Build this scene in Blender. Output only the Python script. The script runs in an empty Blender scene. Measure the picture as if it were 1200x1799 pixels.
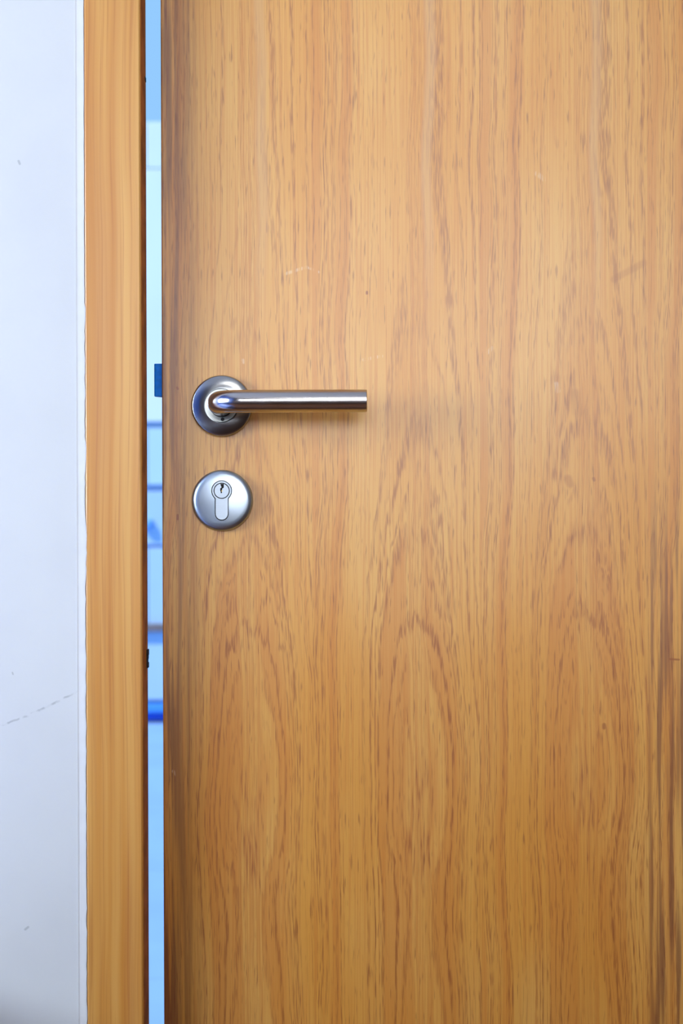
import bpy, bmesh, math, random
from mathutils import Vector, Matrix
random.seed(7)

# ------------------------------------------------------------------ camera, world, lights, exposure
S = 0.00049            # metres per photograph pixel on the face of the door
D = 1.25               # camera to door face
ZC = 0.9586            # camera height
sc = bpy.context.scene
COL = sc.collection
cam_d = bpy.data.cameras.new('camera'); cam = bpy.data.objects.new('camera', cam_d); COL.objects.link(cam)
cam.location = (0, -D, ZC)
cam.rotation_euler = (Matrix.Rotation(math.radians(90), 3, 'X') @ Matrix.Rotation(math.radians(-0.20), 3, 'Z')).to_euler()
cam_d.sensor_fit = 'HORIZONTAL'; cam_d.sensor_width = 24.0
cam_d.lens = 24.0 * D / (1200 * S)
cam_d.dof.use_dof = True; cam_d.dof.focus_distance = D - 0.01; cam_d.dof.aperture_fstop = 7.0
cam_d.clip_start = 0.01
sc.camera = cam

world = bpy.data.worlds.new('world'); sc.world = world; world.use_nodes = True
bg = world.node_tree.nodes['Background']
bg.inputs['Color'].default_value = (0.30, 0.60, 1.0, 1); bg.inputs['Strength'].default_value = 1.0

sun_d = bpy.data.lights.new('sun', 'SUN'); sun = bpy.data.objects.new('sun', sun_d); COL.objects.link(sun)
sun_d.energy = 4.4; sun_d.angle = math.radians(1.0); sun_d.color = (1.0, 0.97, 0.98)
sun.rotation_euler = Vector((0.55, 0.38, -0.80)).to_track_quat('-Z', 'Y').to_euler()

def area(name, loc, look, w, h, power, color):
    d = bpy.data.lights.new(name, 'AREA'); o = bpy.data.objects.new(name, d); COL.objects.link(o)
    d.shape = 'RECTANGLE'; d.size = w; d.size_y = h; d.energy = power; d.color = color
    o.location = loc
    o.rotation_euler = Vector(look).to_track_quat('-Z', 'Y').to_euler()
    return o
# daylight just outside the two windows of the room
RX0, RX1, RY0, RZ1 = -1.55, 2.0, -3.2, 2.5
W1 = (-0.55, 1.15, 1.10, 1.84)       # rear window  x0 x1 z0 z1
W2 = (-1.50, -0.32, 0.88, 1.62)     # left window  y0 y1 z0 z1
area('daylight_rear', ((W1[0]+W1[1])/2, RY0-0.16, (W1[2]+W1[3])/2), (0, 1, 0), W1[1]-W1[0]+.3, W1[3]-W1[2]+.3, 76, (1.0, 0.98, 0.96))
area('daylight_left', (RX0-0.16, (W2[0]+W2[1])/2, (W2[2]+W2[3])/2), (1, 0, 0), W2[1]-W2[0]+.3, W2[3]-W2[2]+.3, 130, (0.77, 0.89, 1.0))

sc.view_settings.view_transform = 'Standard'
sc.view_settings.look = 'None'
sc.view_settings.gamma = 1.0
sc.view_settings.use_curve_mapping = False
sc.view_settings.exposure = 0.0

# ------------------------------------------------------------------ helpers
def px(x, y=0.0):  return (x - 600.0) * S * (D + y) / D          # photograph column -> metres at depth y
def pz(v, y=0.0):  return ZC - (v - 899.5) * S * (D + y) / D

def lin(r, g, b):
    f = lambda c: (c/255/12.92) if c/255 <= 0.04045 else ((c/255+0.055)/1.055)**2.4
    return (f(r), f(g), f(b), 1.0)

class E:
    """shader math expression"""
    nt = None
    def __init__(s, sock): s.s = sock
    @staticmethod
    def op(name, *a):
        n = E.nt.nodes.new('ShaderNodeMath'); n.operation = name
        for i, v in enumerate(a):
            if isinstance(v, E): E.nt.links.new(v.s, n.inputs[i])
            else: n.inputs[i].default_value = v
        return E(n.outputs[0])
    def __add__(a, b): return E.op('ADD', a, b)
    __radd__ = __add__
    def __sub__(a, b): return E.op('SUBTRACT', a, b)
    def __rsub__(a, b): return E.op('SUBTRACT', b, a)
    def __mul__(a, b): return E.op('MULTIPLY', a, b)
    __rmul__ = __mul__
    def __truediv__(a, b): return E.op('DIVIDE', a, b)
def mn(a, b): return E.op('MINIMUM', a, b)
def mx(a, b): return E.op('MAXIMUM', a, b)
def ab(a): return E.op('ABSOLUTE', a)
def sat(a): return mn(mx(a, 0.0), 1.0)
def step(a, lo, hi):
    n = E.nt.nodes.new('ShaderNodeMapRange'); n.interpolation_type = 'SMOOTHSTEP'
    E.nt.links.new(a.s, n.inputs[0]); n.inputs[1].default_value = lo; n.inputs[2].default_value = hi
    return E(n.outputs[0])
def vec(x, y, z):
    n = E.nt.nodes.new('ShaderNodeCombineXYZ')
    for i, v in enumerate((x, y, z)):
        if isinstance(v, E): E.nt.links.new(v.s, n.inputs[i])
        else: n.inputs[i].default_value = v
    return n.outputs[0]
def noise(x, y, z=0.0, detail=2.0, rough=0.5):
    n = E.nt.nodes.new('ShaderNodeTexNoise'); n.inputs['Scale'].default_value = 1.0
    n.inputs['Detail'].default_value = detail; n.inputs['Roughness'].default_value = rough
    E.nt.links.new(vec(x, y, z), n.inputs['Vector'])
    return E(n.outputs[0])
def mix(f, a, b):
    n = E.nt.nodes.new('ShaderNodeMix'); n.data_type = 'RGBA'
    E.nt.links.new(f.s, n.inputs[0]) if isinstance(f, E) else setattr(n.inputs[0], 'default_value', f)
    for k, c in ((6, a), (7, b)):
        if isinstance(c, tuple): n.inputs[k].default_value = c
        else: E.nt.links.new(c, n.inputs[k])
    return n.outputs[2]
def curve(a, pts, lo, hi):
    """piecewise curve of a, a from lo..hi, values 0..1"""
    n = E.nt.nodes.new('ShaderNodeFloatCurve'); c = n.mapping.curves[0]
    q = [((x-lo)/(hi-lo), y) for x, y in pts]
    c.points[0].location = q[0]; c.points[1].location = q[-1]
    for p in q[1:-1]: c.points.new(*p)
    n.mapping.update()
    E.nt.links.new(((a - lo) * (1.0/(hi-lo))).s, n.inputs['Value'])
    return E(n.outputs[0])
def coords():
    tc = E.nt.nodes.new('ShaderNodeTexCoord'); sp = E.nt.nodes.new('ShaderNodeSeparateXYZ')
    E.nt.links.new(tc.outputs['Object'], sp.inputs[0])
    return E(sp.outputs[0]), E(sp.outputs[1]), E(sp.outputs[2])
def seg(u, v, x1, y1, x2, y2, w):
    """soft mask of a short stroke"""
    dx, dy = x2-x1, y2-y1; L2 = dx*dx+dy*dy
    t = sat(((u - x1)*dx + (v - y1)*dy) * (1.0/L2))
    ex = u - x1 - t*dx; ey = v - y1 - t*dy
    return 1.0 - step(E.op('SQRT', ex*ex + ey*ey), w*0.3, w)
def material(name):
    m = bpy.data.materials.new(name); m.use_nodes = True; E.nt = m.node_tree
    return m, m.node_tree.nodes['Principled BSDF']
def setp(b, **k):
    for n, v in k.items():
        n = n.replace('_', ' ')
        if isinstance(v, E): E.nt.links.new(v.s, b.inputs[n])
        elif hasattr(v, 'is_linked'): E.nt.links.new(v, b.inputs[n])
        else: b.inputs[n].default_value = v
def bump(b, h, strength, dist):
    n = E.nt.nodes.new('ShaderNodeBump'); n.inputs['Strength'].default_value = strength; n.inputs['Distance'].default_value = dist
    E.nt.links.new(h.s, n.inputs['Height']); E.nt.links.new(n.outputs[0], b.inputs['Normal'])

def link(name, me, mat, parent=None, smooth=False, **tags):
    o = bpy.data.objects.new(name, me); COL.objects.link(o)
    if mat: me.materials.append(mat)
    if parent: o.parent = parent
    if smooth:
        for p in me.polygons: p.use_smooth = True
    for k, v in tags.items(): o[k] = v
    return o
def bm_mesh(name, bm):
    me = bpy.data.meshes.new(name); bmesh.ops.recalc_face_normals(bm, faces=bm.faces); bm.to_mesh(me); bm.free(); return me
def box(bm, x0, x1, y0, y1, z0, z1, off=(0, 0, 0), bev=0.0):
    b2 = bmesh.new(); bmesh.ops.create_cube(b2, size=1.0)
    bmesh.ops.scale(b2, vec=(x1-x0, y1-y0, z1-z0), verts=b2.verts)
    bmesh.ops.translate(b2, vec=((x0+x1)/2-off[0], (y0+y1)/2-off[1], (z0+z1)/2-off[2]), verts=b2.verts)
    if bev: bmesh.ops.bevel(b2, geom=b2.edges[:], offset=bev, segments=2, profile=0.5, affect='EDGES')
    me = bpy.data.meshes.new('tmp'); b2.to_mesh(me); b2.free(); bm.from_mesh(me); bpy.data.meshes.remove(me)
def boxobj(name, x0, x1, y0, y1, z0, z1, mat, parent=None, bev=0.0, **tags):
    off = parent.location if parent else Vector((0, 0, 0))
    bm = bmesh.new(); box(bm, x0, x1, y0, y1, z0, z1, off, bev)
    return link(name, bm_mesh(name, bm), mat, parent, **tags)
def empty(name, loc, **tags):
    o = bpy.data.objects.new(name, None); COL.objects.link(o); o.location = loc; o.empty_display_size = 0.05
    for k, v in tags.items(): o[k] = v
    return o
def lathe(prof, cx, cz, off, n=96):
    """prof: (radius, y); axis along y"""
    bm = bmesh.new(); rings = []
    for r, y in prof:
        if r < 1e-6: rings.append([bm.verts.new((cx-off[0], y-off[1], cz-off[2]))])
        else: rings.append([bm.verts.new((cx+r*math.cos(2*math.pi*i/n)-off[0], y-off[1], cz+r*math.sin(2*math.pi*i/n)-off[2])) for i in range(n)])
    for a, b in zip(rings, rings[1:]):
        for i in range(n):
            j = (i+1) % n
            if len(a) == 1 and len(b) == 1: continue
            if len(a) == 1: bm.faces.new((a[0], b[i], b[j]))
            elif len(b) == 1: bm.faces.new((a[i], b[0], a[j]))
            else: bm.faces.new((a[i], b[i], b[j], a[j]))
    return bm
def prism(poly, y0, y1, off):
    """poly of (x,z) extruded along y"""
    bm = bmesh.new()
    a = [bm.verts.new((x-off[0], y0-off[1], z-off[2])) for x, z in poly]
    b = [bm.verts.new((x-off[0], y1-off[1], z-off[2])) for x, z in poly]
    n = len(poly)
    bm.faces.new(a); bm.faces.new(b[::-1])
    for i in range(n): bm.faces.new((a[i], a[(i+1) % n], b[(i+1) % n], b[i]))
    bmesh.ops.recalc_face_normals(bm, faces=bm.faces)
    return bm
def cut(o, bm):
    """subtract the solid bm (in o's local space) from o"""
    me = bm_mesh('cutter', bm); c = bpy.data.objects.new('cutter', me); COL.objects.link(c)
    c.parent = o.parent
    bpy.context.view_layer.update(); c.matrix_world = o.matrix_world
    m = o.modifiers.new('cut', 'BOOLEAN'); m.object = c; m.operation = 'DIFFERENCE'; m.solver = 'EXACT'
    bpy.context.view_layer.update()
    dg = bpy.context.evaluated_depsgraph_get()
    new = bpy.data.meshes.new_from_object(o.evaluated_get(dg))
    o.modifiers.clear(); o.data = new
    bpy.data.objects.remove(c); bpy.data.meshes.remove(me)
def autosmooth(o, ang=35):
    me = o.data
    for p in me.polygons: p.use_smooth = True
    bm = bmesh.new(); bm.from_mesh(me)
    for e in bm.edges:
        e.smooth = len(e.link_faces) == 2 and e.calc_face_angle(0) < math.radians(ang)
    bm.to_mesh(me); bm.free()

# ------------------------------------------------------------------ materials
DOOR_BASE = Vector((px(285) + 0.425, 0.02, 0.006))

def oak_veneer():
    m, b = material('oak_veneer')
    X, Y, Z = coords()
    u = (X + DOOR_BASE.x) * (1/S) + 600.0
    v = 899.5 - (Z + (DOOR_BASE.z - ZC)) * (1/S)
    # slip-matched veneer leaves, 295 units wide
    k = E.op('FLOOR', (u - 254.0) * (1/295.0))
    loc = u - 254.0 - k*295.0
    wob = (noise(u*0.004, v*0.0022, k*3.1, 2.0) - 0.5) * 30.0 + (noise(u*0.02, v*0.008, k*1.7, 1.0) - 0.5) * 5.0
    # slow lean of the grain, the same in every leaf
    wob = wob + (noise(0.3, v*0.0030, 4.0, 1.0) - 0.5) * 30.0
    dx = (loc - 186.0 + wob) * 0.01
    vj = v + (noise(u*0.06, v*0.012, k*5.0, 2.0) - 0.5) * 90.0 + (noise(u*0.22, v*0.01, k*2.0, 1.0) - 0.5) * 70.0 + k*11.0
    h = curve(vj, [(-200, 1.0), (250, 0.97), (520, 0.85), (700, 0.70), (900, 0.50), (1080, 0.27), (1200, 0.13), (1420, 0.03), (1600, 0.15), (1700, 0.13), (2000, 0.0)], -200, 2000)
    f = E.op('SQRT', mx(E.op('POWER', ab(dx), 2.6) + h*1.2, 0.0))
    side = step(dx, -0.2, 0.2)
    w1 = f*1.0 + side*7.3
    # growth bands along lines of equal f, in three scales
    g1 = noise(w1*5.0, k*0.13, 0.5, 0.0)
    g2 = noise(w1*19.0, k*0.2, 3.5, 1.0)
    g3 = noise(w1*32.0, k*0.4, 8.5, 0.0)
    # pores: short upright dashes
    p1 = noise(u*0.36, v*0.026, k*9.0, 1.0)
    p2 = noise(u*0.16, v*0.009, k*4.0 + 3.0, 1.0)
    fine = noise(u*0.42, v*0.0035, k*2.0 + 7.0, 1.0)
    lines = step(g2, 0.54, 0.70)*(0.35 + 0.65*step(f, 0.30, 0.60))
    # the strong annual rings that form the arches
    arch = curve(f, [(0, 0), (0.50, 0.0), (0.52, 0.3), (0.54, 0.95), (0.56, 0.2), (0.58, 0.0), (0.69, 0.0), (0.72, 0.75), (0.745, 0.0), (0.85, 0.0), (0.875, 0.6), (0.895, 0.0), (0.97, 0.0), (0.98, 0.4), (1.0, 0.0), (3, 0)], 0, 3)
    # flecked heart of the flat-sawn leaf
    fleck = (1.0 - step(ab(dx + 0.02), 0.10, 0.34))*step(vj, 1300.0, 1420.0)*(1.0 - step(vj, 1500.0, 1620.0))
    thin = step(g3, 0.55, 0.74)
    dash = step(p1, 0.40, 0.58)
    band = step(g1, 0.40, 0.72)
    big = noise(u*0.006, v*0.0016, 2.0, 2.0)
    c = mix(step(big, 0.30, 0.70), OAK['lightA'], OAK['lightB'])
    c = mix(band*0.50, c, OAK['mid'])
    c = mix(step(fine, 0.42, 0.70)*0.52, c, OAK['mid'])
    c = mix(sat(lines*(0.20 + dash*0.85))*0.58, c, OAK['line'])
    c = mix(sat(thin*(0.15 + dash*0.85))*0.45, c, OAK['line'])
    c = mix(sat(arch*(0.25 + dash*0.8))*0.6, c, OAK['line'])
    c = mix(fleck*step(p2, 0.42, 0.60)*(0.4 + dash*0.6)*0.6, c, OAK['fleck'])
    c = mix(step(p1, 0.57, 0.74)*step(p2, 0.42, 0.62)*0.6, c, OAK['pore'])
    calm = (1.0 - step(ab(loc + wob - 206.0), 4.0, 13.0))*(1.0 - step(v, 250.0, 640.0))
    c = mix(calm*0.5, c, lin(196, 150, 98))
    # right leaf: darker heartwood; left edge: dark grain plus painted shade of the frame
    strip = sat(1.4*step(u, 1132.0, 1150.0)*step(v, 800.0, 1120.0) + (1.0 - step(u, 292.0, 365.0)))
    c = mix(strip*step(noise(u*0.11, v*0.0025, 1.0, 1.0), 0.40, 0.62)*0.68, c, OAK['heart_and_shade'])
    # scuffs, bruises and pin holes
    light = mx(mx(seg(u, v, 505, 480, 540, 469, 4), seg(u, v, 540, 469, 562, 478, 3)), mx(seg(u, v, 945, 306, 958, 316, 6), seg(u, v, 978, 676, 981, 688, 6)))
    light = mx(light, mx(seg(u, v, 428, 632, 429, 636, 4), seg(u, v, 640, 632, 672, 626, 4)))
    light = mx(light, mx(seg(u, v, 858, 620, 866, 612, 5), seg(u, v, 303, 1354, 308, 1360, 4)))
    c = mix(light*0.28*step(p1, 0.42, 0.62), c, lin(236, 216, 190))
    dark = mx(seg(u, v, 1080, 492, 1132, 464, 9)*0.25, mx(seg(u, v, 998, 842, 1002, 852, 10)*0.4, seg(u, v, 1011, 694, 1016, 724, 14)*0.25))
    dark = mx(dark, mx(seg(u, v, 312, 680, 313, 682, 3), mx(seg(u, v, 312, 904, 312, 911, 3), seg(u, v, 646, 513, 646, 516, 3))))
    dark = mx(dark, mx(seg(u, v, 1043, 842, 1044, 845, 4)*0.7, seg(u, v, 1060, 1275, 1060, 1280, 5)*0.7))
    dark = mx(dark, seg(u, v, 1176, 1160, 1192, 1161, 2.5)*0.8)
    c = mix(dark, c, OAK['line'])
    setp(b, Base_Color=c, Roughness=0.42 + fine*0.12, Specular_IOR_Level=0.5, Coat_Weight=0.85, Coat_Roughness=0.33)
    bump(b, p1*0.5 + fine*0.5, 0.25, 0.0006)
    return m
OAK = dict(lightA=lin(211, 158, 79), lightB=lin(205, 142, 52), mid=lin(190, 114, 36), line=lin(142, 72, 22), pore=lin(126, 62, 22), heart_and_shade=lin(104, 50, 32), fleck=lin(160, 88, 36))

def frame_wood(u0, name='frame_wood'):
    """straight-grained, warm varnished timber of the door frame"""
    m, b = material(name)
    X, Y, Z = coords()
    u = (X + Y*0.9) * (1/S); v = Z * (1/S)
    lean = (noise(0.5, v*0.0012, u0, 1.0) - 0.5)*22.0 + (noise(u*0.01, v*0.004, u0 + 2.0, 1.0) - 0.5)*6.0
    a = noise((u + lean)*0.055, v*0.0007, u0, 2.0)
    f = noise((u + lean)*0.22, v*0.002, u0 + 5.0, 2.0)
    d = noise((u + lean)*0.022, v*0.0010, u0 + 9.0, 1.0)
    c = mix(step(a, 0.30, 0.72), lin(205, 152, 78), lin(190, 126, 48))
    c = mix(step(f, 0.48, 0.72)*0.5, c, lin(162, 92, 28))
    c = mix(step(d, 0.50, 0.80)*0.28, c, lin(170, 100, 48))
    # hairline cross cracks and paint specks
    setp(b, Base_Color=c, Roughness=0.38 + f*0.1, Coat_Weight=0.7, Coat_Roughness=0.33)
    bump(b, f, 0.15, 0.0006)
    return m

def wall_paint():
    m, b = material('wall_paint')
    X, Y, Z = coords()
    u = X*(1/(S*0.97)) + 600.0; v = 899.5 - (Z - ZC)*(1/(S*0.97))
    n = noise(X*9.0, Z*9.0, 1.0, 3.0); fn = noise(X*160.0, Z*160.0, 2.0, 2.0)
    c = mix(step(n, 0.35, 0.7), lin(199, 202, 207), lin(195, 198, 204))
    # hairline crack running up to the frame, with gaps
    gap = step(noise(u*0.05, 0.0, 3.0, 1.0), 0.36, 0.48)
    jig = (noise(u*0.06, 1.0, 6.0, 2.0) - 0.5)*10.0
    cr = mx(mx(seg(u, v + jig, 0, 1272, 45, 1257, 2.6), seg(u, v + jig, 45, 1257, 100, 1231, 2.8)), seg(u, v + jig, 100, 1231, 134, 1214, 2.4))
    sp = mx(seg(u, v, 41, 1632, 46, 1628, 3), mx(seg(u, v, 34, 280, 36, 285, 3), seg(u, v, 20, 1180, 21, 1183, 2)))
    c = mix(mx(cr*gap*step(fn, 0.35, 0.65), sp)*0.45, c, lin(120, 124, 132))
    setp(b, Base_Color=c, Roughness=0.75)
    bump(b, fn*0.4 + n, 0.12, 0.002)
    return m
def plain(name, col, rough=0.6, var=0.06, scale=8.0, **k):
    m, b = material(name)
    X, Y, Z = coords()
    n = noise(X*scale, Y*scale, Z*scale, 3.0)
    d = tuple(max(0, c*(1-var*2)) for c in col[:3]) + (1,)
    setp(b, Base_Color=mix(step(n, 0.3, 0.7), col, d), Roughness=rough, **k)
    return m
def steel(name, tint, rough, aniso, radial, cx=0, cz=0):
    m, b = material(name)
    X, Y, Z = coords()
    if radial:
        x = X - cx; z = Z - cz
        r = E.op('SQRT', x*x + z*z)
        n = noise(r*9000.0, E.op('ARCTAN2', z, x)*1.5, 0.0, 2.0)
        ln = E.nt.nodes.new('ShaderNodeVectorMath'); ln.operation = 'NORMALIZE'
        E.nt.links.new(vec(0.0 - z, 0.0, x), ln.inputs[0])
        E.nt.links.new(ln.outputs[0], b.inputs['Tangent'])
    else:
        n = noise(X*60.0, Y*4000.0, Z*4000.0, 2.0)
    d = noise(X*70.0, Y*70.0, Z*70.0, 3.0)
    setp(b, Base_Color=mix(n, tint, tuple(c*0.86 for c in tint[:3]) + (1,)), Metallic=1.0, Roughness=rough + (n - 0.5)*0.10 + (d - 0.5)*0.12)
    b.inputs['Anisotropic'].default_value = aniso
    return m

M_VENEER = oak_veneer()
M_FRAME = frame_wood(3.0)
M_WALL = wall_paint()
M_CAULK = plain('white_filler', lin(208, 210, 215), 0.6, 0.02, 60.0)
M_CEIL = plain('ceiling_paint', lin(196, 196, 198), 0.8, 0.02)
M_FLOOR = plain('floor_lino', lin(122, 74, 42), 0.5, 0.08, 6.0)
M_GREIGE = plain('warm_grey_paint', lin(120, 112, 104), 0.7, 0.04)
M_BLUEWALL = plain('blue_wall_paint', lin(20, 105, 235), 0.7, 0.04)  # unseen wall, blue chosen for its reflection in the steel
M_WHITE = plain('window_paint', lin(235, 236, 236), 0.4, 0.02)
M_EDGE = plain('leaf_edge_wood', lin(120, 78, 42), 0.5, 0.15, 60.0)
M_COREWOOD = M_EDGE
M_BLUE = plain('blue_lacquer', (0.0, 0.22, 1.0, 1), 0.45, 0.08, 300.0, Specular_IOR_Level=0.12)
M_DARK = plain('black_gap', (0.004, 0.004, 0.005, 1), 0.7, 0.1)
M_BRASS = plain('brass_pin', (0.80, 0.60, 0.20, 1), 0.3, 0.1, 300.0, Metallic=1.0)
M_TILE = plain('pale_paving', lin(124, 164, 226), 0.6, 0.05, 3.0)
M_PANEL = plain('white_cladding', lin(226, 240, 247), 0.7, 0.03, 2.0)
M_JOINT = plain('panel_joint', lin(160, 180, 215), 0.8, 0.05)
M_PANEL2 = plain('pale_blue_cladding', lin(190, 222, 243), 0.7, 0.03, 2.0)
M_PANEL3 = plain('light_blue_cladding', lin(176, 208, 240), 0.7, 0.03, 2.0)
M_GROUT = plain('joint_grey', lin(120, 150, 190), 0.8, 0.05)
M_RAIL = plain('grey_brown_timber', lin(122, 112, 112), 0.7, 0.1, 30.0)
M_BLUEBAND = plain('blue_skirting_paint', lin(0, 70, 205), 0.5, 0.1)
M_BLUECAP = plain('light_blue_capping', lin(70, 150, 240), 0.5, 0.05)

# ------------------------------------------------------------------ room shell
CF = -0.036                      # front face of the frame
WF = -0.0357                     # front face of the wall beside it
JX0, JX1 = px(149.5, CF), px(249, CF)       # frame board
LEAF0 = px(285); LEAF1 = LEAF0 + 0.85
RJ0, RJ1 = LEAF1 + 0.012, LEAF1 + 0.012 + (JX1 - JX0)
HEAD = 2.045
bm = bmesh.new()
box(bm, RX0-.12, JX0, WF, 0.11, 0, RZ1); box(bm, RJ1, RX1+.12, WF, 0.11, 0, RZ1); box(bm, JX0, RJ1, WF, 0.11, HEAD+.05, RZ1)
link('wall_front', bm_mesh('wall_front', bm), M_WALL, kind='structure', label='white painted wall with a hairline crack left of the door frame', category='wall')
bm = bmesh.new()
box(bm, RX0-.12, RX0, RY0-.12, W2[0], 0, RZ1); box(bm, RX0-.12, RX0, W2[1], WF, 0, RZ1)
box(bm, RX0-.12, RX0, W2[0], W2[1], 0, W2[2]); box(bm, RX0-.12, RX0, W2[0], W2[1], W2[3], RZ1)
link('wall_left', bm_mesh('wall_left', bm), M_BLUEWALL, kind='structure', label='side wall with a window, coloured blue for reflections, left of the camera', category='wall')
boxobj('wall_right', RX1, RX1+.12, RY0-.12, WF, 0, RZ1, M_GREIGE, kind='structure', label='grey side wall right of the camera', category='wall')
bm = bmesh.new()
box(bm, RX0, W1[0], RY0-.12, RY0, 0, RZ1); box(bm, W1[1], RX1, RY0-.12, RY0, 0, RZ1)
box(bm, W1[0], W1[1], RY0-.12, RY0, 0, W1[2]); box(bm, W1[0], W1[1], RY0-.12, RY0, W1[3], RZ1)
link('wall_back', bm_mesh('wall_back', bm), M_GREIGE, kind='structure', label='grey rear wall with a window, behind the camera', category='wall')
boxobj('floor', RX0-.12, RX1+.12, RY0-.12, 0.11, -0.1, 0, M_FLOOR, kind='structure', label='brown linoleum floor of the room', category='floor')
boxobj('ceiling', RX0-.12, RX1+.12, RY0-.12, 0.11, RZ1, RZ1+.1, M_CEIL, kind='structure', label='white ceiling of the room', category='ceiling')

def window(name, axis, a0, a1, z0, z1, wall, label):
    t = empty(name, ((a0+a1)/2, wall, z0) if axis == 'x' else (wall, (a0+a1)/2, z0), kind='structure', label=label, category='window')
    def bar(n, p0, p1, q0, q1):
        if axis == 'x': boxobj(n, p0, p1, wall-.08, wall-.03, q0, q1, M_WHITE, t, 0.004)
        else: boxobj(n, wall-.08, wall-.03, p0, p1, q0, q1, M_WHITE, t, 0.004)
    bar('window_jamb', a0, a0+.05, z0, z1); bar('window_jamb', a1-.05, a1, z0, z1)
    bar('window_rail', a0+.05, a1-.05, z0, z0+.05); bar('window_rail', a0+.05, a1-.05, z1-.05, z1)
    bar('window_mullion', (a0+a1)/2-.02, (a0+a1)/2+.02, z0+.05, z1-.05)
window('window_1', 'x', *W1, RY0, 'white framed window behind the camera')
window('window_2', 'y', *W2, RX0, 'white framed window in the left side wall')

# door frame: front boards (left, right, head) with the rebated jambs behind
fr = empty('trim_1', ((JX0+JX1)/2, CF, 0.0), kind='structure', label='varnished orange wooden door frame beside the gap', category='door frame')
def board(name, x0, x1, z0, z1, y0=CF, y1=-0.003, bev=0.0015):
    return boxobj(name, x0, x1, y0, y1, z0, z1, M_FRAME, fr, bev)
board('frame_post', JX0, JX1, 0, HEAD); board('frame_post', RJ0, RJ1, 0, HEAD)
board('frame_head', JX0, RJ1, HEAD, HEAD+.05)
board('rebate_post', JX0, JX1-0.022, 0, HEAD, -0.003, 0.105, 0); board('rebate_post', RJ0+0.012, RJ1, 0, HEAD, -0.003, 0.105, 0)
board('rebate_head', JX0, RJ1, HEAD+.012, HEAD+.05, -0.003, 0.105, 0)
boxobj('reveal_strip', JX1, JX1+0.0003, CF+.0016, -0.0035, 0.0, HEAD, plain('matte_reveal_facing', lin(205, 132, 66), 0.8, 0.2, 40.0, Specular_IOR_Level=0.08), fr, label='matte strip added on the inner edge of the post against reflections')  # added matte facing that hides the blue outdoor reflection on the post
# splintered chip on the inner arris of the post
bm = bmesh.new()
for i, (a, bq, w) in enumerate(((1138, 1148, 2.2), (1146, 1155, 1.6), (1154, 1163, 1.0), (1161, 1170, 2.0))):
    box(bm, JX1-.001, JX1 + (w+1.0)*S, -0.012, -0.004, pz(bq), pz(a), fr.location)
link('splinter', bm_mesh('splinter', bm), M_DARK, fr, label='dark splintered chip on the inner edge')
bm = bmesh.new(); box(bm, JX1-.001, JX1+1.4*S, -0.010, -0.004, pz(146), pz(139), fr.location)
link('splinter', bm_mesh('splinter', bm), M_DARK, fr)

# ragged white filler bead between wall and frame
def bead():
    bm = bmesh.new(); n = 420; z0, z1 = 0.0, HEAD; rows = []
    rnd = random.Random(3); j = 0.0; rough = 0
    for i in range(n+1):
        z = z0 + (z1-z0)*i/n
        v = 899.5 - (z-ZC)/(S*0.97)
        amp = 0.35 if v < 520 else (1.2 if v < 900 else 1.0)
        j = j*0.55 + rnd.uniform(-1, 1)*amp
        if 930 < v < 975: j = max(j, -0.5) + 0.8
        w = JX0 + (0.4 + max(-1.0, min(2.4, j)))*S
        xl = px(134.6, WF)
        prof = [(xl, WF+0.0001), (xl+0.03*S, WF-0.00038), (xl+3.0*S, WF-0.00012), (xl+7*S, WF-0.00018), (w-1.5*S, CF-0.0001), (w, CF-0.00002)]
        rows.append([bm.verts.new((x, y, z)) for x, y in prof])
    for a, b in zip(rows, rows[1:]):
        for q in range(len(a)-1): bm.faces.new((a[q], a[q+1], b[q+1], b[q]))
    # closed back, so the bead is solid
    me = bm_mesh('trim_2', bm)
    o = link('trim_2', me, M_CAULK, kind='structure', label='thin white filler bead between the wall and the wooden frame', category='filler')
    return o
bead()

# ------------------------------------------------------------------ the door
door = empty('door_1', DOOR_BASE, kind='structure', label='oak veneer door standing slightly ajar with steel lever handle', category='door')
B = DOOR_BASE
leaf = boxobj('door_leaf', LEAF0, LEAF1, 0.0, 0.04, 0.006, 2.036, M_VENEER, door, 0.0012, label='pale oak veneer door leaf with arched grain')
# steel faceplate let into the edge, and the latch
boxobj('latch_faceplate', LEAF0-0.0004, LEAF0+0.002, 0.009, 0.031, pz(770), pz(600), plain('edge_plate_steel', (.5, .5, .52, 1), 0.35, 0.1, 200.0, Metallic=1.0), door, 0.0004, label='steel strip in the edge of the door')
def latch():
    x0, x1 = px(271.2, .01), LEAF0 - 0.0002
    z0, z1 = pz(695, .01), pz(637.5, .01)
    poly = [(x1, 0.011), (x0+.0008, 0.011), (x0, 0.0122), (x0, 0.016), (x1, 0.029)]
    bm = bmesh.new()
    lo = [bm.verts.new((x-B.x, y-B.y, z0-B.z)) for x, y in poly]; hi = [bm.verts.new((x-B.x, y-B.y, z1-B.z)) for x, y in poly]
    bm.faces.new(lo); bm.faces.new(hi[::-1])
    for i in range(5): bm.faces.new((lo[i], lo[(i+1) % 5], hi[(i+1) % 5], hi[i]))
    bmesh.ops.recalc_face_normals(bm, faces=bm.faces)
    bmesh.ops.bevel(bm, geom=[e for e in bm.edges], offset=0.0004, segments=1, affect='EDGES')
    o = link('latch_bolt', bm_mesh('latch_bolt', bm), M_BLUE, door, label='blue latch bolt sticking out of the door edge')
    return o
latch()

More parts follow.
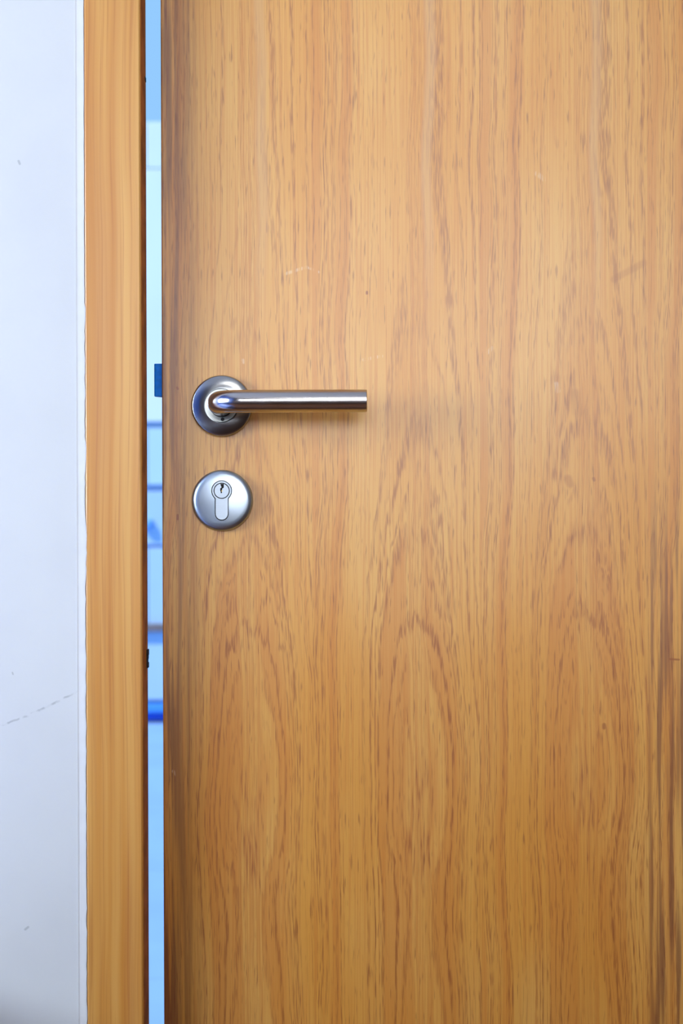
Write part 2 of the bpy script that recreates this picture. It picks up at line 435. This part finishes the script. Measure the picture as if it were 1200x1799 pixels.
RC = (px(391.0), pz(713.0)); LC = (px(391.3), pz(878.5))
M_ROSE = steel('brushed_rose', (0.42, 0.45, 0.50, 1), 0.22, 0.75, True, RC[0]-B.x, RC[1]-B.z)
M_ROSE2 = steel('brushed_lock_rose', (0.46, 0.56, 0.70, 1), 0.36, 0.35, True, LC[0]-B.x, LC[1]-B.z)
M_LEVER = steel('brushed_lever', (0.56, 0.56, 0.60, 1), 0.20, 0.0, False)
M_CYL = steel('satin_cylinder', (0.50, 0.58, 0.68, 1), 0.48, 0.0, False)
M_COLLAR = steel('satin_collar', (0.50, 0.54, 0.54, 1), 0.36, 0.0, False)

# handle rose: flat plate with a rounded rim and a grooved collar
R = 0.0262
rose = link('handle_rose', bm_mesh('handle_rose', lathe([(R-.0004, 0.0), (R, -0.0008), (R, -0.0055), (R-.0003, -0.0066), (R-.0009, -0.0074), (R-.0018, -0.0079), (0.0148, -0.0086), (0.0146, -0.0083), (0.0146, -0.004), (0.0, -0.004)], *RC, B)), M_ROSE, door, label='round steel plate behind the lever handle')
autosmooth(rose, 30)
col = link('collar_ring', bm_mesh('collar_ring', lathe([(0.0141, -0.004), (0.0141, -0.0088), (0.0139, -0.0092), (0.0134, -0.0092), (0.0115, -0.0088), (0.0100, -0.0088), (0.0100, -0.004)], *RC, B)), M_COLLAR, rose, label='pale collar ring round the lever neck')
autosmooth(col, 30)
dk = link('collar_gap', bm_mesh('collar_gap', lathe([(0.0105, -0.0050), (0.0105, -0.0078), (0.0, -0.0078)], *RC, B)), M_DARK, rose)

# lever: round bar leaving the rose, bending to the right
def lever():
    r = 0.0094; yb = -0.0555; br = 0.0200
    path = [(0.0, -0.0076), (0.0, -0.020), (0.0, -0.030)]
    cxb, cyb = br, yb + br
    for i in range(0, 15):
        a = math.pi + (math.pi/2)*i/14
        path.append((cxb + br*math.cos(a), cyb + br*math.sin(a)))
    xe = px(645.5, yb) - RC[0]
    L = xe - br
    path += [(br + L*0.3, yb), (br + L*0.7, yb), (xe - 0.0022, yb)]
    n = 48; bm = bmesh.new(); rings = []
    def ring(c, t, rr):
        tx, ty = t; nx, ny = -ty, tx
        return [bm.verts.new((RC[0] + c[0] + nx*rr*math.cos(2*math.pi*i/n) - B.x, c[1] + ny*rr*math.cos(2*math.pi*i/n) - B.y, RC[1] + rr*math.sin(2*math.pi*i/n) - B.z)) for i in range(n)]
    for i, c in enumerate(path):
        a = path[max(0, i-1)]; d = path[min(len(path)-1, i+1)]
        t = Vector((d[0]-a[0], d[1]-a[1])).normalized()
        rings.append(ring(c, t, r))
    for dxx, rr in ((0.0021, r), (0.0005, r-0.0001), (0.0001, r-0.0005), (0, r-0.0012), ):
        rings.append(ring((xe - dxx, yb), Vector((1, 0)), rr))
    for a, b in zip(rings, rings[1:]):
        for i in range(n): bm.faces.new((a[i], a[(i+1) % n], b[(i+1) % n], b[i]))
    bm.faces.new(rings[0][::-1]); bm.faces.new(rings[-1])
    o = link('lever', bm_mesh('lever', bm), M_LEVER, door, label='round steel lever bar pointing right')
    autosmooth(o, 40)
    # thin neck sleeve where the bar meets the collar
    return o
lever()
# small grub screw under the neck
gs = link('grub_screw', bm_mesh('grub_screw', lathe([(0.0016, -0.0088), (0.0016, -0.0094), (0.0008, -0.0094), (0.0, -0.0091)], RC[0]+0.001, RC[1]-0.0118, B, 16)), M_DARK, rose)

# lock rose, gently domed, with the euro profile opening cut out
prof = [(R-.0003, 0.0), (R, -0.0006), (R, -0.0044), (R-.0004, -0.0056), (R-.0012, -0.0066), (R-.0024, -0.0074), (R-.0042, -0.0080)]
for i in range(1, 9):
    rr = (R-.0042)*(1-i/8); prof.append((rr, -0.0080 - 0.0013*(1-(rr/(R-.0042))**2)))
lrose = link('lock_rose', bm_mesh('lock_rose', lathe(prof + [(0, 0)], *LC, B, 128)), M_ROSE2, door, label='round domed steel plate around the keyhole')
PC = (px(389.6, -.009), pz(861.5, -.009))
def euro(rad, w, zb, n=40):
    """outline: circle of rad on top of a slot of width w with a round foot at zb"""
    pts = []; a0 = -math.pi/2 + math.asin(w/2/rad)
    for i in range(n+1):
        a = a0 + (2*math.pi - 2*math.asin(w/2/rad))*i/n
        pts.append((PC[0] + rad*math.cos(a), PC[1] + rad*math.sin(a)))
    fz = zb + w/2
    for i in range(13):
        a = math.pi + math.pi*i/12
        pts.append((PC[0] + w/2*math.cos(a), fz + w/2*math.sin(a)))
    return pts
ZB = pz(912.3, -.009)
cut(lrose, prism(euro(0.00890, 0.0119, ZB-0.0008), -0.02, -0.0035, B)); autosmooth(lrose, 30)
dkb = link('cylinder_recess', bm_mesh('cylinder_recess', prism(euro(0.00888, 0.01188, ZB-0.00078), -0.0042, -0.0034, B)), M_DARK, lrose)
cyl = link('lock_cylinder', bm_mesh('lock_cylinder', prism(euro(0.00815, 0.0104, ZB), -0.0091, -0.0036, B)), M_CYL, lrose, label='pale pear shaped lock cylinder')
def disc(rad, y0, y1, cx, cz, n=64): return prism([(cx + rad*math.cos(2*math.pi*i/n), cz + rad*math.sin(2*math.pi*i/n)) for i in range(n)], y0, y1, B)
cut(cyl, disc(0.00690, -0.02, -0.0060, *PC))
# stamped mark on the foot of the cylinder: a small faint ring of dots
zz = PC[1] - 0.0148
for (ddx, ddz) in ((-.0012, .0010), (.0012, .0010), (0, 0), (-.0012, -.0010), (.0012, -.0010)):
    cut(cyl, disc(0.00050, -0.02, -0.0089, PC[0]+ddx, zz+ddz, 12))
autosmooth(cyl, 30)
plug = link('lock_plug', bm_mesh('lock_plug', disc(0.00610, -0.0092, -0.0045, *PC)), M_CYL, lrose, label='round key plug with a zigzag keyway')
gapd = link('plug_gap', bm_mesh('plug_gap', disc(0.00685, -0.0068, -0.0058, *PC)), M_DARK, lrose)
K = [(-1.2, 6.6), (1.9, 6.6), (1.9, 3.0), (0.4, 2.0), (0.4, 0.6), (0.2, -0.4), (0.3, -2.2), (-0.9, -2.2), (-0.8, -0.6), (-1.3, 0.1), (-1.3, 2.3), (-0.1, 3.3), (-0.6, 4.6)]
key = [(PC[0] + a*0.00098, PC[1] + c*0.00090) for a, c in K]
cut(plug, prism(key, -0.02, -0.0062, B)); autosmooth(plug, 30)
kb = link('keyway', bm_mesh('keyway', prism([(x, z) for x, z in key], -0.0063, -0.0061, B)), M_DARK, lrose)
pin = link('key_pin', bm_mesh('key_pin', lathe([(0.0007, -0.0062), (0.0007, -0.0090), (0.0004, -0.0093), (0.0, -0.0093)], PC[0]+0.0003, PC[1]-0.0002, B, 16)), M_BRASS, lrose, label='brass pin inside the keyway')

# ------------------------------------------------------------------ added ceiling lamp behind the camera, for light from above
cl = empty('added_ceiling_lamp', (0.35, -2.85, RZ1), label='added flat square ceiling lamp behind the camera, unseen', category='lamp')
boxobj('added_lamp_housing', 0.0, 0.7, -3.15, -2.55, RZ1-.045, RZ1-.0005, M_WHITE, cl, 0.004)
M_DIFF = plain('added_lamp_diffuser', lin(245, 245, 240), 0.5, 0.01, Emission_Color=(1, 0.97, 0.92, 1), Emission_Strength=1.0)
boxobj('added_lamp_diffuser', 0.03, 0.67, -3.12, -2.58, RZ1-.055, RZ1-.045, M_DIFF, cl, 0.002)
area('added_lamp_light', (0.35, -2.85, RZ1-.062), (0, 0.55, -1), 0.62, 0.52, 22, (1.0, 0.95, 0.86))

# ------------------------------------------------------------------ added furniture out of view, blocks low light on door and wall
def cabinet(name, x0, x1, y0, y1, h, front, mat, label, n=2):
    t = empty(name, ((x0+x1)/2, (y0+y1)/2, 0), label=label, category='cabinet')
    boxobj('plinth', x0+.03, x1-.03, y0+.03, y1-.03, 0, 0.07, M_DARK, t)
    boxobj('body', x0, x1, y0, y1, 0.07, h-.03, mat, t, 0.002)
    boxobj('top', x0-.01, x1+.01, y0-.01, y1+.01, h-.03, h, mat, t, 0.003)
    for i in range(n):
        a = x0 + (x1-x0)*i/n + .004; c = x0 + (x1-x0)*(i+1)/n - .004
        yy = (y1, y1+.018) if front > 0 else (y0-.018, y0)
        d = boxobj('cabinet_door', a, c, yy[0], yy[1], 0.08, h-.04, mat, t, 0.002)
        xk = c-.04 if i % 2 == 0 else a+.04
        k = (yy[1], yy[1]+.02) if front > 0 else (yy[0]-.02, yy[0])
        hb = boxobj('knob', xk-.008, xk+.008, k[0], k[1], h*.6-.04, h*.6+.04, M_BRASS, t, 0.003); hb.parent = d; hb.location = (0, 0, 0)
    return t
M_WALNUT = plain('dark_walnut', lin(84, 56, 38), 0.5, 0.12, 20.0)
M_GREY = plain('blue_grey_laminate', lin(120, 145, 220), 0.5, 0.04)
cabinet('added_sideboard', -0.9, 1.5, -2.00, -1.55, 1.01, 1, M_WALNUT, 'added dark walnut cupboard behind the camera, shades the lower door', 4)
cabinet('added_low_cabinet', -1.30, -0.42, -0.46, -0.05, 0.60, -1, M_GREY, 'added low blue grey cabinet out of view at left, shades the wall', 2)

# ------------------------------------------------------------------ seen through the gap: pale courtyard
YW = 5.5
def wz(v): return pz(v, YW)
bm = bmesh.new(); box(bm, -4.0, 3.0, YW+0.02, YW+0.22, -0.1, wz(213))
cw = link('wall_courtyard', bm_mesh('wall_courtyard', bm), M_JOINT, kind='structure', label='white panelled courtyard wall seen through the door gap', category='wall')
rows = [wz(1231), wz(1101), wz(958.5), wz(856.5), wz(745.5), wz(295), wz(213)]
gapz = [0.006, 0.010, 0.008, 0.016, 0.016, 0.002, 0.0]
for i in range(len(rows)-1):
    shared = None
    for q in range(5):
        x0 = -3.4 + q*1.25 + (0.0 if i % 2 else 0.3)
        if shared is None:
            bm = bmesh.new(); box(bm, 0, 1.246, YW, YW+0.02, rows[i]+gapz[i], rows[i+1]-gapz[i+1], (0, 0, 0), 0.003)
            shared = bm_mesh('wall_panel', bm); shared.materials.append((M_PANEL3, M_PANEL3, M_PANEL3, M_PANEL2, M_PANEL, M_PANEL)[i])
        o = bpy.data.objects.new('wall_panel', shared); COL.objects.link(o); o.location = (x0, 0, 0); o.parent = cw
boxobj('timber_rail', -3.4, 2.6, YW-0.030, YW-0.001, wz(1108), wz(1094.5), M_RAIL, None, 0.003, label='grey brown timber rail across the courtyard wall', category='rail')
sk = empty('blue_skirting', (-0.8, YW, 0), label='strong blue skirting at the foot of the courtyard wall', category='skirting')
boxobj('skirting_board', -3.4, 2.6, YW-0.03, YW-0.001, 0.0, wz(1249), M_BLUEBAND, sk, 0.003)
boxobj('skirting_cap', -3.4, 2.6, YW-0.04, YW-0.001, wz(1249), wz(1234), M_BLUECAP, sk, 0.003, label='lighter blue top strip')
wb = empty('wall_box', (px(262, YW), YW, wz(924)), label='small light blue box fixed on the courtyard wall', category='box')
boxobj('box_body', px(250, YW), px(268, YW), YW-0.03, YW-0.0005, wz(926), wz(911), plain('pale_blue_plastic', lin(120, 180, 245), 0.5), wb, 0.004)
boxobj('box_lid', px(251, YW), px(266, YW), YW-0.036, YW-0.03, wz(924), wz(914), plain('pale_blue_lid', lin(130, 190, 250), 0.5), wb, 0.003)

gr = boxobj('floor_courtyard', -4.0, 3.0, 0.11, YW+0.2, -0.12, -0.014, M_GROUT, kind='structure', label='pale blue paving outside the door gap', category='paving')
bm = bmesh.new(); box(bm, 0, 0.897, 0, 0.897, -0.014, 0.0, (0, 0, 0), 0.002)
tile = bm_mesh('paving_slab', bm); tile.materials.append(M_TILE)
for i in range(5):
    for j in range(6):
        o = bpy.data.objects.new('paving_slab', tile); COL.objects.link(o); o.parent = gr
        y = 1.74 - 0.9*2 + 0.9*j + 0.0015
        o.location = (-2.9 + i*0.9, y, 0)
        if j == 0: bpy.data.objects.remove(o)
